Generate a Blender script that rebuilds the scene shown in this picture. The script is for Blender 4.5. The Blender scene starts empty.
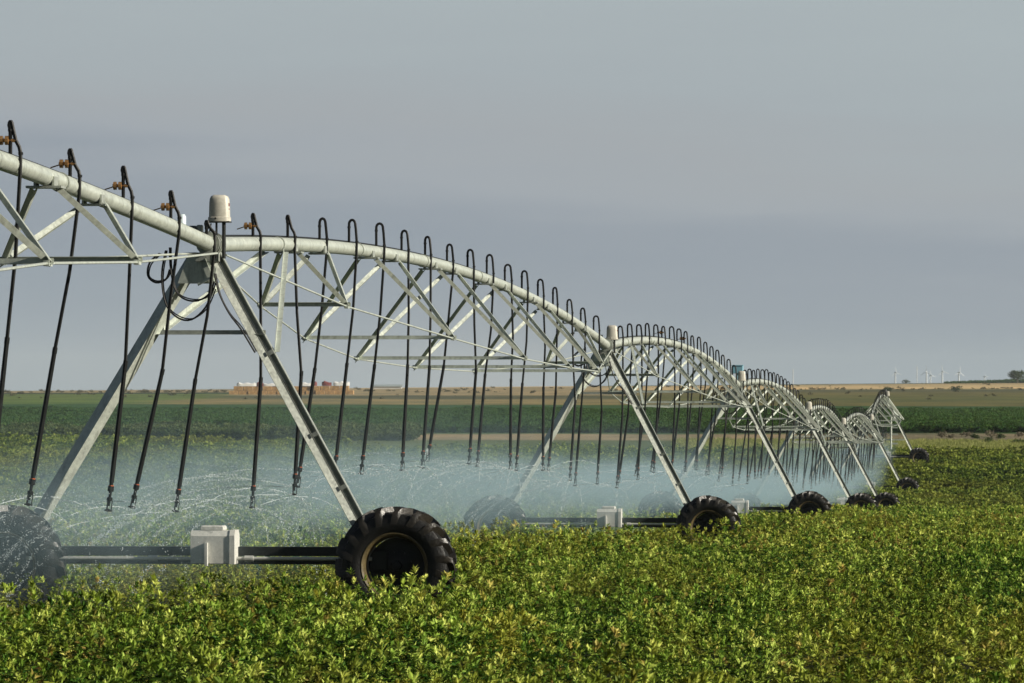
import bpy, math, random
import numpy as np
from mathutils import Vector, Matrix

random.seed(7); rng = np.random.default_rng(11)
sc = bpy.context.scene
COL = sc.collection
F = 5600.0                      # focal length in pixels of a 1024 wide frame
V = Vector

# ------------------------------------------------------------------ helpers
def lerp(a, b, t): return a + (b - a) * t
def sstep(a, b, x):
    t = np.clip((x - a) / (b - a), 0, 1); return t * t * (3 - 2 * t)

class MB:
    def __init__(s): s.v = []; s.f = []; s.m = []
    def add(s, vs, fs, mi=0):
        o = len(s.v); s.v += [tuple(p) for p in vs]
        for q in fs: s.f.append(tuple(i + o for i in q)); s.m.append(mi)
        return s
    def obox(s, c, ax, ay, az, sx, sy, sz, mi=0, bev=0.0):
        ax, ay, az = V(ax).normalized(), V(ay).normalized(), V(az).normalized(); c = V(c)
        if bev <= 0:
            vs = [c + ax*(i*sx/2) + ay*(j*sy/2) + az*(k*sz/2) for k in (-1, 1) for j in (-1, 1) for i in (-1, 1)]
            return s.add(vs, [(0,2,3,1),(4,5,7,6),(0,1,5,4),(2,6,7,3),(0,4,6,2),(1,3,7,5)], mi)
        pr = []
        hx, hy, b = sx/2, sy/2, bev
        for (x, y) in ((hx, hy-b), (hx-b, hy), (-hx+b, hy), (-hx, hy-b), (-hx, -hy+b), (-hx+b, -hy), (hx-b, -hy), (hx, -hy+b)):
            pr.append((x, y))
        def sec(z, k): return [c + ax*(x*k[0]) + ay*(y*k[1]) + az*z for x, y in pr]
        kk = ((sx-2*b)/sx, (sy-2*b)/sy)
        rings = [sec(-sz/2, kk), sec(-sz/2+b, (1,1)), sec(sz/2-b, (1,1)), sec(sz/2, kk)]
        return s.loft(rings, mi)
    def loft(s, rings, mi=0, closed=True, caps=True):
        n = len(rings[0]); vs = [p for r in rings for p in r]; fs = []
        for i in range(len(rings)-1):
            for j in range(n if closed else n-1):
                k = (j+1) % n
                fs.append((i*n+j, i*n+k, (i+1)*n+k, (i+1)*n+j))
        if caps:
            fs.append(tuple(range(n))[::-1]); fs.append(tuple((len(rings)-1)*n + j for j in range(n)))
        return s.add(vs, fs, mi)
    def tube(s, pts, r, n=8, mi=0, caps=True):
        pts = [V(p) for p in pts]; rings = []; up = None
        for i, p in enumerate(pts):
            t = (pts[min(i+1, len(pts)-1)] - pts[max(i-1, 0)]).normalized()
            if up is None:
                up = V((0,0,1)) if abs(t.z) < .9 else V((0,1,0))
            a = (up - t*up.dot(t))
            if a.length < 1e-5: a = V((1,0,0)) - t*t.x
            a.normalize(); b = t.cross(a); up = a
            rr = r[i] if isinstance(r, (list, tuple)) else r
            rings.append([p + a*(rr*math.cos(2*math.pi*j/n)) + b*(rr*math.sin(2*math.pi*j/n)) for j in range(n)])
        return s.loft(rings, mi, True, caps)
    def lathe(s, c, axis, prof, n=32, mi=0, closed=False):
        axis = V(axis).normalized(); c = V(c)
        a = V((0,0,1)) - axis*axis.z
        if a.length < 1e-4: a = V((1,0,0))
        a.normalize(); b = axis.cross(a)
        vs = []; fs = []; m = len(prof)
        for j in range(n):
            w = 2*math.pi*j/n; d = a*math.cos(w) + b*math.sin(w)
            for (r, h) in prof: vs.append(c + d*r + axis*h)
        for j in range(n):
            k = (j+1) % n
            for i in range(m if closed else m-1):
                q = (i+1) % m
                fs.append((j*m+i, j*m+q, k*m+q, k*m+i))
        return s.add(vs, fs, mi)
    def angle(s, p0, p1, dA, dB, w, t, w2=None, mi=0):
        p0, p1 = V(p0), V(p1); a = (p1-p0).normalized()
        dA = V(dA); dA = (dA - a*dA.dot(a)).normalized()
        dB = V(dB); dB = dB - a*dB.dot(a); dB = (dB - dA*dB.dot(dA)).normalized()
        w2 = w2 or w
        pr = [(0,0),(w,0),(w,t),(t,t),(t,w2),(0,w2)]
        s.loft([[p + dA*x + dB*y for x, y in pr] for p in (p0, p1)], mi)
        return s
    def build(s, name, mats, parent=None, origin=None, smooth=False):
        if not isinstance(mats, (list, tuple)): mats = [mats]
        o = V(origin) if origin is not None else V((0,0,0))
        if parent is not None:
            q = parent
            while q is not None: o += q.location; q = q.parent
        me = bpy.data.meshes.new(name)
        me.from_pydata([(p[0]-o.x, p[1]-o.y, p[2]-o.z) for p in s.v], [], s.f)
        for m in mats: me.materials.append(m)
        if len(mats) > 1: me.polygons.foreach_set('material_index', s.m)
        me.validate()
        import bmesh
        bm = bmesh.new(); bm.from_mesh(me); bmesh.ops.recalc_face_normals(bm, faces=bm.faces); bm.to_mesh(me); bm.free()
        ob = bpy.data.objects.new(name, me); COL.objects.link(ob)
        if parent is not None: ob.parent = parent
        elif origin is not None: ob.location = V(origin)
        if smooth: shade(me)
        return ob

def shade(me, ang=38):
    import bmesh
    me.polygons.foreach_set('use_smooth', [True]*len(me.polygons))
    bm = bmesh.new(); bm.from_mesh(me)
    for e in bm.edges:
        if len(e.link_faces) == 2 and e.calc_face_angle(0) > math.radians(ang): e.smooth = False
    bm.to_mesh(me); bm.free()

def empty(name, loc):
    o = bpy.data.objects.new(name, None); o.location = loc; o.empty_display_size = .2; COL.objects.link(o); return o
def tag(o, label=None, cat=None, group=None, kind=None):
    if label: o['label'] = label
    if cat: o['category'] = cat
    if group: o['group'] = group
    if kind: o['kind'] = kind
    return o

# ------------------------------------------------------------------ materials
def mat(name):
    m = bpy.data.materials.new(name); m.use_nodes = True
    nt = m.node_tree; return m, nt, nt.nodes['Principled BSDF'], nt.nodes, nt.links
def noise(nt, scale, detail=4, rough=.6, vec=None, dist=0):
    n = nt.nodes.new('ShaderNodeTexNoise'); n.inputs['Scale'].default_value = scale; n.inputs['Detail'].default_value = detail
    n.inputs['Roughness'].default_value = rough; n.inputs['Distortion'].default_value = dist
    if vec is not None: nt.links.new(vec, n.inputs['Vector'])
    return n
def ramp(nt, fac, stops, interp='LINEAR'):
    r = nt.nodes.new('ShaderNodeValToRGB'); r.color_ramp.interpolation = interp
    el = r.color_ramp.elements
    while len(el) < len(stops): el.new(.5)
    for e, (p, c) in zip(el, stops): e.position = p
    for e, (p, c) in zip(sorted(el, key=lambda e: e.position), stops):
        e.position = p; e.color = (*c, 1) if len(c) == 3 else c
    nt.links.new(fac, r.inputs['Fac']); return r
def mixc(nt, fac, a, b, mode='MIX'):
    n = nt.nodes.new('ShaderNodeMix'); n.data_type = 'RGBA'; n.blend_type = mode
    def put(x, s):
        if hasattr(x, 'links'): nt.links.new(x, s)
        elif isinstance(x, (int, float)): s.default_value = x
        else: s.default_value = (*x, 1)
    put(fac, n.inputs[0]); put(a, n.inputs[6]); put(b, n.inputs[7]); return n.outputs[2]
def math_(nt, op, a, b=None, c=None, clamp=False):
    n = nt.nodes.new('ShaderNodeMath'); n.operation = op; n.use_clamp = clamp
    for i, x in enumerate((a, b, c)):
        if x is None: continue
        if hasattr(x, 'links'): nt.links.new(x, n.inputs[i])
        else: n.inputs[i].default_value = x
    return n.outputs[0]
def maprange(nt, v, a, b, c=0., d=1., smooth=True):
    n = nt.nodes.new('ShaderNodeMapRange'); n.interpolation_type = 'SMOOTHSTEP' if smooth else 'LINEAR'
    nt.links.new(v, n.inputs['Value'])
    for k, x in zip(('From Min','From Max','To Min','To Max'), (a,b,c,d)): n.inputs[k].default_value = x
    return n.outputs['Result']

def surface(name, c1, c2, rough=.6, metal=0., scale=6., bump=0., spec=.5, bscale=None, rust=0.):
    m, nt, bs, N, L = mat(name)
    tc = N.new('ShaderNodeTexCoord')
    n1 = noise(nt, scale, 5, .62, tc.outputs['Object'])
    r = ramp(nt, n1.outputs['Fac'], [(.3, c1), (.7, c2)])
    n2 = noise(nt, scale*7, 4, .7, tc.outputs['Object'])
    c = mixc(nt, .35, r.outputs['Color'], ramp(nt, n2.outputs['Fac'], [(.35, tuple(x*.72 for x in c1)), (.65, tuple(min(1, x*1.1) for x in c2))]).outputs['Color'])
    if rust:
        mpr = N.new('ShaderNodeMapping'); mpr.inputs['Scale'].default_value = (9., 9., 1.6); L.new(tc.outputs['Object'], mpr.inputs['Vector'])
        n4 = noise(nt, 1., 5, .7, mpr.outputs['Vector']); n5 = noise(nt, 2.3, 5, .75, tc.outputs['Object'])
        c = mixc(nt, maprange(nt, n4.outputs['Fac'], .5, .72, 0, .55), c, (.17,.18,.15))
        c = mixc(nt, maprange(nt, n5.outputs['Fac'], .62, .74, 0, rust), c, (.20,.11,.05))
    L.new(c, bs.inputs['Base Color'])
    bs.inputs['Metallic'].default_value = metal
    L.new(maprange(nt, n2.outputs['Fac'], .3, .7, rough-.1, rough+.1), bs.inputs['Roughness'])
    bs.inputs['Specular IOR Level'].default_value = spec
    if bump:
        b = N.new('ShaderNodeBump'); b.inputs['Strength'].default_value = bump; b.inputs['Distance'].default_value = .01
        n3 = noise(nt, bscale or scale*4, 4, .6, tc.outputs['Object']); L.new(n3.outputs['Fac'], b.inputs['Height']); L.new(b.outputs['Normal'], bs.inputs['Normal'])
    return m

GALV = surface('galvanised_steel', (.44,.48,.425), (.64,.68,.60), .42, .45, 3.2, .12, rust=.3)
GALV2 = surface('weathered_steel', (.31,.335,.30), (.48,.505,.45), .46, .55, 5., .15, rust=.5)
HOSE = surface('black_hose', (.005,.006,.006), (.011,.012,.012), .5, 0, 8., 0, .2)
WEIGHT = surface('black_plastic', (.005,.006,.006), (.012,.013,.013), .45, 0, 8., 0, .25)
BRASS = surface('brass_fitting', (.28,.13,.045), (.46,.27,.11), .4, .5, 20., 0)
ORANGE = surface('orange_plastic', (.5,.10,.03), (.62,.15,.04), .5, 0, 10., 0)
BOXM = surface('cream_enclosure', (.46,.44,.37), (.58,.555,.48), .5, 0, 5., .05, rust=.2)
HOUS = surface('motor_cover_paint', (.44,.435,.40), (.58,.575,.53), .55, 0, 5., .1, rust=.35)
DARKST = surface('wet_dark_steel', (.014,.016,.015), (.035,.038,.036), .42, .2, 5., .1, .3)
SHAFT = surface('bright_shaft', (.45,.45,.42), (.6,.6,.56), .4, .4, 5., 0)
RUBBER = surface('muddy_rubber_hub_shade', (.005,.005,.005), (.011,.011,.010), .42, 0, 9., .5, .3)
MUD = surface('mud_on_lugs', (.005,.005,.005), (.022,.018,.012), .4, 0, 5., .6, .45)
RIMM = surface('rusty_yellow_rim_shaded', (.025,.02,.009), (.14,.105,.04), .5, .1, 6., .2)  # rusty yellow rim lip, its colour darkened so it looks unlit
RIMD = surface('rim_galvanised', (.34,.36,.34), (.55,.56,.53), .4, .4, 6., .1)
BLUE = surface('blue_paint', (.16,.36,.46), (.24,.46,.56), .45, 0, 4., 0)
CANW = surface('pale_blue_can', (.35,.5,.58), (.6,.66,.66), .4, 0, 6., 0)
GREYBOX = surface('grey_box', (.05,.055,.06), (.09,.10,.10), .5, 0, 6., 0)
YEL = surface('yellow_tag', (.5,.5,.03), (.65,.62,.05), .5, 0, 6., 0)
TURB = surface('turbine_white', (.52,.54,.55), (.58,.6,.61), .4, 0, .1, 0)
HAY = surface('hay', (.14,.08,.03), (.60,.36,.14), .9, 0, 1.6, .8)
TARP = surface('white_tarp', (.66,.66,.64), (.8,.8,.78), .5, 0, .6, .1)
REDT = surface('dark_red_tarp', (.12,.022,.02), (.2,.04,.032), .6, 0, .6, .1)
BARK = surface('bark', (.05,.04,.03), (.1,.08,.06), .9, 0, 4., .5)
MAST = surface('mast_paint', (.55,.55,.53), (.65,.65,.63), .6, 0, 1., 0)

def leafmat(name, cols, patch=None, trans=.35, patch_scale=.22, rough=.5, rusty=False):
    m, nt, bs, N, L = mat(name)
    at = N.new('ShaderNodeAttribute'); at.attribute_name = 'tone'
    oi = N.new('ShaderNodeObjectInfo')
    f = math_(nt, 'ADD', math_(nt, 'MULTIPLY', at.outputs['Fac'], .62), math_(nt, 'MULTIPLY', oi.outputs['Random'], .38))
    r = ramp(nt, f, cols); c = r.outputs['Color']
    if patch:
        g = N.new('ShaderNodeNewGeometry'); n = noise(nt, patch_scale, 4, .65, g.outputs['Position'])
        c = mixc(nt, maprange(nt, n.outputs['Fac'], .42, .68), c, mixc(nt, .55, c, patch))
    if rusty:
        g2 = N.new('ShaderNodeNewGeometry'); n2 = noise(nt, 1.1, 3, .6, g2.outputs['Position'])
        c = mixc(nt, maprange(nt, n2.outputs['Fac'], .585, .69, 0, .85), c, mixc(nt, at.outputs['Fac'], (.09,.05,.014), (.50,.36,.10)))
    L.new(c, bs.inputs['Base Color']); bs.inputs['Roughness'].default_value = rough
    bs.inputs['Specular IOR Level'].default_value = .08
    tr = N.new('ShaderNodeBsdfTranslucent'); L.new(mixc(nt, .3, c, (.22,.26,.03), 'MIX'), tr.inputs['Color'])
    mx = N.new('ShaderNodeMixShader'); mx.inputs[0].default_value = trans
    out = N['Material Output']
    L.new(bs.outputs[0], mx.inputs[1]); L.new(tr.outputs[0], mx.inputs[2]); L.new(mx.outputs[0], out.inputs['Surface'])
    return m
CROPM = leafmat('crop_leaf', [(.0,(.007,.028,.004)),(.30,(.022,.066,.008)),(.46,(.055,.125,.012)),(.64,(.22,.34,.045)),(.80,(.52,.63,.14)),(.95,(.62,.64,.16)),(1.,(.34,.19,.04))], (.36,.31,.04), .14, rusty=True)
DARKM = leafmat('dark_field_leaf', [(0,(.010,.042,.010)),(.5,(.036,.098,.020)),(1,(.095,.165,.04))], (.045,.09,.018), .25, .03)
SHRUBM = leafmat('green_shrub_leaf', [(0,(.012,.03,.008)),(1,(.05,.08,.02))], None, .25)
DRYM = leafmat('dry_weed', [(0,(.10,.085,.065)),(.6,(.2,.17,.12)),(1,(.3,.26,.19))], None, .2)
GRASSM = leafmat('verge_grass_blade', [(0,(.14,.17,.04)),(.6,(.26,.28,.09)),(1,(.36,.34,.13))], None, .3)

# ------------------------------------------------------------------ terrain
PD = [-300, 0, 30, 63.6, 117, 167, 217, 266, 316, 366, 400, 420, 445, 470, 700, 1000, 1200, 1400, 1700, 2000, 2300, 3000, 5000, 8000, 14000]
def yz(y, d): return -(y-390)/F*d
ZL = [-2.3,-2.2,-2.3,-2.65,-3.54,-4.35,-5.32,-6.19,-6.27,-5.10,-4.3] + [yz(y,d) for y,d in ((441.5,420),(437.5,445),(433.,470),(415.5,700),(404,1000),(398.5,1200),(394.6,1400),(392.2,1700),(391.2,2000),(391.0,2300))] + [-5,-24,-52,-120]
ZR = [-2.3,-2.2,-2.3,-2.65,-3.54,-4.35,-5.32,-6.19,-6.27,-5.10,-4.3] + [yz(y,d) for y,d in ((446.,420),(440.5,445),(432.5,470),(416,700),(406,1000),(400.5,1200),(394,1400),(388,1700),(383.6,2000),(382.4,2300))] + [-2,-24,-52,-120]
def pchip(xs, ys):
    xs = np.array(xs, float); ys = np.array(ys, float); h = np.diff(xs); dl = np.diff(ys)/h
    m = np.zeros_like(ys); m[0] = dl[0]; m[-1] = dl[-1]
    for i in range(1, len(xs)-1):
        if dl[i-1]*dl[i] > 0:
            w1 = 2*h[i]+h[i-1]; w2 = h[i]+2*h[i-1]; m[i] = (w1+w2)/(w1/dl[i-1]+w2/dl[i])
    def f(x):
        x = np.clip(np.asarray(x, float), xs[0], xs[-1]); i = np.clip(np.searchsorted(xs, x)-1, 0, len(h)-1)
        t = (x-xs[i])/h[i]
        return (2*t**3-3*t**2+1)*ys[i]+(t**3-2*t**2+t)*h[i]*m[i]+(-2*t**3+3*t**2)*ys[i+1]+(t**3-t**2)*h[i]*m[i+1]
    return f
fL, fR = pchip(PD, ZL), pchip(PD, ZR)
def ground(x, y):
    x = np.asarray(x, float); y = np.asarray(y, float)
    t = np.clip((x*F/np.maximum(y, 200)+512)/1024, -.4, 1.4)
    g = fL(y)*(1-t) + fR(y)*t
    return g + np.where(y < 410, .05*np.sin(x*.9+y*.31)*np.cos(y*.23-x*.4), 0)
def gz(x, y): return float(ground(x, y))

def build_ground():
    ys = np.concatenate([np.arange(-200, 30, 10), np.arange(30, 470, 3.), np.geomspace(470, 14000, 170)])
    ts = np.linspace(-1, 1, 141); ts = np.sign(ts)*np.abs(ts)**1.6
    Y, T = np.meshgrid(ys, ts, indexing='ij'); X = T*(90+.42*np.maximum(Y, 0))
    Z = ground(X, Y)
    n, m = Y.shape
    vs = np.stack([X, Y, Z], -1).reshape(-1, 3)
    idx = np.arange(n*m).reshape(n, m)
    fs = np.stack([idx[:-1,:-1], idx[:-1,1:], idx[1:,1:], idx[1:,:-1]], -1).reshape(-1, 4)
    me = bpy.data.meshes.new('ground'); me.from_pydata(vs.tolist(), [], fs.tolist())
    me.polygons.foreach_set('use_smooth', [True]*len(fs))
    ob = bpy.data.objects.new('ground', me); COL.objects.link(ob); ob['kind'] = 'structure'
    m, nt, bs, N, L = mat('field_ground'); me.materials.append(m)
    g = N.new('ShaderNodeNewGeometry'); sp = N.new('ShaderNodeSeparateXYZ'); L.new(g.outputs['Position'], sp.inputs[0])
    px, py = sp.outputs[0], sp.outputs[1]
    # log distance so that every strip has room in the ramp
    def lg(d): return (math.log(d)-math.log(300))/(math.log(3000)-math.log(300))
    wob = noise(nt, .012, 4, .6, g.outputs['Position']); wob2 = noise(nt, .07, 4, .7, g.outputs['Position'])
    lf = math_(nt, 'DIVIDE', math_(nt, 'SUBTRACT', math_(nt, 'LOGARITHM', math_(nt, 'MAXIMUM', py, 1.), math.e), math.log(300)), math.log(10))
    lf = math_(nt, 'ADD', lf, math_(nt, 'MULTIPLY', math_(nt, 'SUBTRACT', wob.outputs['Fac'], .5), .022))
    lf = math_(nt, 'ADD', lf, math_(nt, 'MULTIPLY', math_(nt, 'SUBTRACT', wob2.outputs['Fac'], .5), .010))
    soil, verge, dirt = (.022,.026,.010), (.25,.27,.09), (.235,.19,.13)
    dk, dk2 = (.036,.092,.024), (.048,.108,.03)
    olive, ochre, tan, straw, lgreen, scrub = (.115,.122,.038), (.155,.132,.047), (.36,.275,.165), (.72,.51,.28), (.12,.18,.04), (.10,.10,.055)
    R = ramp(nt, lf, [(0, soil), (lg(386), soil), (lg(389), verge), (lg(434), verge), (lg(441), dirt), (lg(464), dirt), (lg(468), dk), (lg(780), dk2), (lg(985), dk),
                      (lg(1000), ochre), (lg(1250), olive), (lg(1430), ochre), (lg(1560), scrub), (lg(1640), (.13,.125,.06)), (lg(1700), straw), (lg(2080), tan), (lg(2120), (.04,.075,.03)), (1, (.05,.08,.035))])
    Lr = ramp(nt, lf, [(0, soil), (lg(390), soil), (lg(394), (.07,.10,.03)), (lg(436), (.10,.12,.04)), (lg(442), (.33,.25,.16)), (lg(458), (.33,.25,.16)), (lg(463), dk), (lg(780), dk2), (lg(1000), dk),
                      (lg(1015), (.25,.20,.09)), (lg(1190), (.28,.22,.11)), (lg(1230), scrub), (lg(1330), scrub), (lg(1370), tan), (lg(1900), tan), (lg(2300), straw), (1, straw)])
    LL = ramp(nt, lf, [(0, soil), (lg(430), soil), (lg(445), dk), (lg(800), dk2), (lg(990), dk), (lg(1010), lgreen), (lg(1420), (.13,.17,.045)), (lg(1450), (.035,.055,.025)), (lg(1560), (.035,.055,.025)), (lg(1600), tan), (1, (.33,.28,.2))])
    brg = math_(nt, 'DIVIDE', px, math_(nt, 'MAXIMUM', py, 50.))
    nb = math_(nt, 'MULTIPLY', math_(nt, 'SUBTRACT', noise(nt, .02, 3, .6, g.outputs['Position']).outputs['Fac'], .5), .02)
    xw = math_(nt, 'ADD', px, math_(nt, 'MULTIPLY', math_(nt, 'SUBTRACT', wob.outputs['Fac'], .5), 30.))
    c = mixc(nt, maprange(nt, xw, 18, 40), Lr.outputs['Color'], R.outputs['Color'])
    c = mixc(nt, maprange(nt, xw, -76, -60), LL.outputs['Color'], c)
    fine = noise(nt, .55, 6, .75, g.outputs['Position']); mid = noise(nt, .045, 5, .65, g.outputs['Position'])
    c = mixc(nt, math_(nt, 'MULTIPLY', maprange(nt, fine.outputs['Fac'], .35, .7), .55), c, mixc(nt, 1., c, (.45,.5,.45), 'MULTIPLY'))
    c = mixc(nt, math_(nt, 'MULTIPLY', maprange(nt, mid.outputs['Fac'], .45, .7), .4), c, mixc(nt, 1., c, (1.35,1.25,1.1), 'MULTIPLY'))
    mp2 = N.new('ShaderNodeMapping'); mp2.inputs['Scale'].default_value = (.05, .016, .05); L.new(g.outputs['Position'], mp2.inputs['Vector'])
    st = noise(nt, 1., 5, .7, mp2.outputs['Vector'])
    c = mixc(nt, maprange(nt, st.outputs['Fac'], .38, .66, 0., .75), mixc(nt, 1., c, (.68,.74,.70), 'MULTIPLY'), mixc(nt, 1., c, (1.3,1.22,1.1), 'MULTIPLY'))
    L.new(c, bs.inputs['Base Color']); bs.inputs['Roughness'].default_value = .95; bs.inputs['Specular IOR Level'].default_value = .1
    b = N.new('ShaderNodeBump'); b.inputs['Strength'].default_value = .8; b.inputs['Distance'].default_value = .3
    L.new(fine.outputs['Fac'], b.inputs['Height']); L.new(b.outputs['Normal'], bs.inputs['Normal'])
    return ob
build_ground()

# ------------------------------------------------------------------ vegetation prototypes and scatter
def leaf_proto(name, leaves, material):
    """leaves: list of (base, direction, side, length, width, fold, tone)"""
    vs, fs, tn = [], [], []
    for (b, d, sd, ln, wd, fold, tone) in leaves:
        o = len(vs); up = sd.cross(d).normalized()
        vs += [b, b + d*ln*.48 + sd*wd*.5 + up*fold, b + d*ln - up*fold*.9, b + d*ln*.48 - sd*wd*.5 + up*fold, b + d*ln*.5]
        fs += [(o, o+1, o+4), (o+1, o+2, o+4), (o+2, o+3, o+4), (o+3, o, o+4)]
        tn += [tone]*5
    me = bpy.data.meshes.new(name); me.from_pydata([tuple(v) for v in vs], [], fs)
    at = me.attributes.new('tone', 'FLOAT', 'POINT'); at.data.foreach_set('value', tn)
    me.materials.append(material)
    return bpy.data.objects.new(name, me)

def rnd_dir(elmin, elmax):
    a = random.uniform(0, 2*math.pi); e = math.radians(random.uniform(elmin, elmax))
    return V((math.cos(a)*math.cos(e), math.sin(a)*math.cos(e), math.sin(e)))

def crop_plant(stems, low, h, rad, ln, hot=.0, ros=8):
    lv = []
    for s in range(stems):
        a = random.uniform(0, 2*math.pi); rr = rad*math.sqrt(random.random())
        hh = h*random.uniform(.36, 1.)*(1-.30*(rr/rad)**2)
        foot = V((math.cos(a)*rr*.35, math.sin(a)*rr*.35, 0)); top = V((math.cos(a)*rr, math.sin(a)*rr, hh))
        warm = random.random() < hot; st = random.choice((random.uniform(.30, .6), random.uniform(.5, .95), random.uniform(.6, .98)))
        def leaflet(p, d, L_, tone):
            s2 = d.cross(V((random.uniform(-.6,.6), random.uniform(-.6,.6), 1))).normalized()
            if warm and random.random() < .5: tone = random.uniform(1.05, 1.4)
            lv.append((p + d*.008, d, s2, L_, L_*random.uniform(.40,.58), L_*.10, tone))
        for k in range(ros):                      # young shoot tip
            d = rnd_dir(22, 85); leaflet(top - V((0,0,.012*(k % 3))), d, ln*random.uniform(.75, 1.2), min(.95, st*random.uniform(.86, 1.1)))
        for k in range(low):                      # older compound leaves lower on the stem, toned darker still as shade between shoots
            t = .88 - .5*k/max(1, low)
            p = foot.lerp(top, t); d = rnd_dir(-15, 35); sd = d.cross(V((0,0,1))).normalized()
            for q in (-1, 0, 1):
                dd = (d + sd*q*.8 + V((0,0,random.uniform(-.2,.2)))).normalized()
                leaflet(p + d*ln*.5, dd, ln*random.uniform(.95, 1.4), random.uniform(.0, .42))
    return lv

def protos(name, n, fn, material):
    c = bpy.data.collections.new(name)
    for i in range(n):
        o = leaf_proto(f'{name}_plant', fn(i), material); c.objects.link(o)
    return c
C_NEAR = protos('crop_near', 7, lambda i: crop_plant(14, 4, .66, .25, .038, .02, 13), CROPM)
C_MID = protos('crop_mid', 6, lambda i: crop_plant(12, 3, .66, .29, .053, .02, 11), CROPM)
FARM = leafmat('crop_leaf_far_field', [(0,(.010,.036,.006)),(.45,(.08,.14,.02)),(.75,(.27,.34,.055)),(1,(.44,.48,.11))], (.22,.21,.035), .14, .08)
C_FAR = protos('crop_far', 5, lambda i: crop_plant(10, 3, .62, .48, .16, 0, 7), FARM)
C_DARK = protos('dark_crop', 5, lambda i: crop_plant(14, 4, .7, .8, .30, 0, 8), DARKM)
EDGEM = leafmat('edge_leaf', [(0,(.02,.045,.015)),(.5,(.06,.10,.035)),(1,(.16,.19,.08))], (.12,.14,.05), .25, .05)
C_EDGE = protos('edge_growth', 5, lambda i: crop_plant(12, 4, .7, .6, .24, 0, 8), EDGEM)
SCRUBM = leafmat('scrub_leaf', [(0,(.05,.05,.025)),(.5,(.11,.10,.05)),(1,(.24,.19,.10))], None, .2)
C_SCRUB = protos('scrub_growth', 4, lambda i: crop_plant(10, 3, .8, 1.1, .35, 0, 6), SCRUBM)
C_GRASS = protos('verge_grass', 4, lambda i: [((V((random.uniform(-.4,.4), random.uniform(-.4,.4), 0))), rnd_dir(45,88), rnd_dir(0,8), random.uniform(.15,.4), .03, .004, random.random()) for _ in range(60)], GRASSM)

_gn = {}
def scatter(name, pts, sc_, rot, coll, nvar, mat_=None):
    me = bpy.data.meshes.new(name); me.vertices.add(len(pts)); me.vertices.foreach_set('co', np.asarray(pts, np.float32).ravel())
    a = me.attributes.new('sc', 'FLOAT', 'POINT'); a.data.foreach_set('value', np.asarray(sc_, np.float32))
    a = me.attributes.new('rot', 'FLOAT_VECTOR', 'POINT'); a.data.foreach_set('vector', np.asarray(rot, np.float32).ravel())
    a = me.attributes.new('pick', 'INT', 'POINT'); a.data.foreach_set('value', rng.integers(0, nvar, len(pts)).astype(np.int32))
    ob = bpy.data.objects.new(name, me); COL.objects.link(ob)
    ng = bpy.data.node_groups.new(name+'_scatter', 'GeometryNodeTree')
    ng.interface.new_socket('Geometry', in_out='INPUT', socket_type='NodeSocketGeometry')
    ng.interface.new_socket('Geometry', in_out='OUTPUT', socket_type='NodeSocketGeometry')
    N, L = ng.nodes, ng.links
    gi, go = N.new('NodeGroupInput'), N.new('NodeGroupOutput')
    ci = N.new('GeometryNodeCollectionInfo'); ci.inputs['Collection'].default_value = coll
    ci.inputs['Separate Children'].default_value = True; ci.inputs['Reset Children'].default_value = True
    ip = N.new('GeometryNodeInstanceOnPoints'); ip.inputs['Pick Instance'].default_value = True
    def attr(nm, t):
        n = N.new('GeometryNodeInputNamedAttribute'); n.data_type = t; n.inputs['Name'].default_value = nm; return n.outputs['Attribute']
    er = N.new('FunctionNodeEulerToRotation'); L.new(attr('rot', 'FLOAT_VECTOR'), er.inputs[0])
    L.new(gi.outputs[0], ip.inputs['Points']); L.new(ci.outputs[0], ip.inputs['Instance'])
    L.new(attr('pick', 'INT'), ip.inputs['Instance Index']); L.new(er.outputs[0], ip.inputs['Rotation']); L.new(attr('sc', 'FLOAT'), ip.inputs['Scale'])
    L.new(ip.outputs[0], go.inputs[0])
    md = ob.modifiers.new('scatter', 'NODES'); md.node_group = ng
    return ob

def vnoise(x, y, s, seed=0):
    """smooth value noise on arrays"""
    r = np.random.default_rng(seed); T = r.random((256, 256))
    u, v = x/s, y/s; i, j = np.floor(u).astype(int), np.floor(v).astype(int); f, g = u-i, v-j
    f = f*f*(3-2*f); g = g*g*(3-2*g)
    q = lambda a, b: T[a % 256, b % 256]
    return (q(i,j)*(1-f)+q(i+1,j)*f)*(1-g)+(q(i,j+1)*(1-f)+q(i+1,j+1)*f)*g

def area_points(d0, d1, dens, margin, xlo=None, xhi=None):
    w1 = .0914*d1+margin; n = int((d1-d0)*2*w1*dens)
    x = rng.uniform(-w1, w1, n); y = rng.uniform(d0, d1, n)
    k = np.abs(x) < .0914*y+margin
    if xlo is not None: k &= x > xlo
    if xhi is not None: k &= x < xhi
    return x[k], y[k]
def rots(n, tilt=.15):
    return np.stack([rng.normal(0, tilt, n), rng.normal(0, tilt, n), rng.uniform(0, 6.283, n)], -1)

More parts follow.
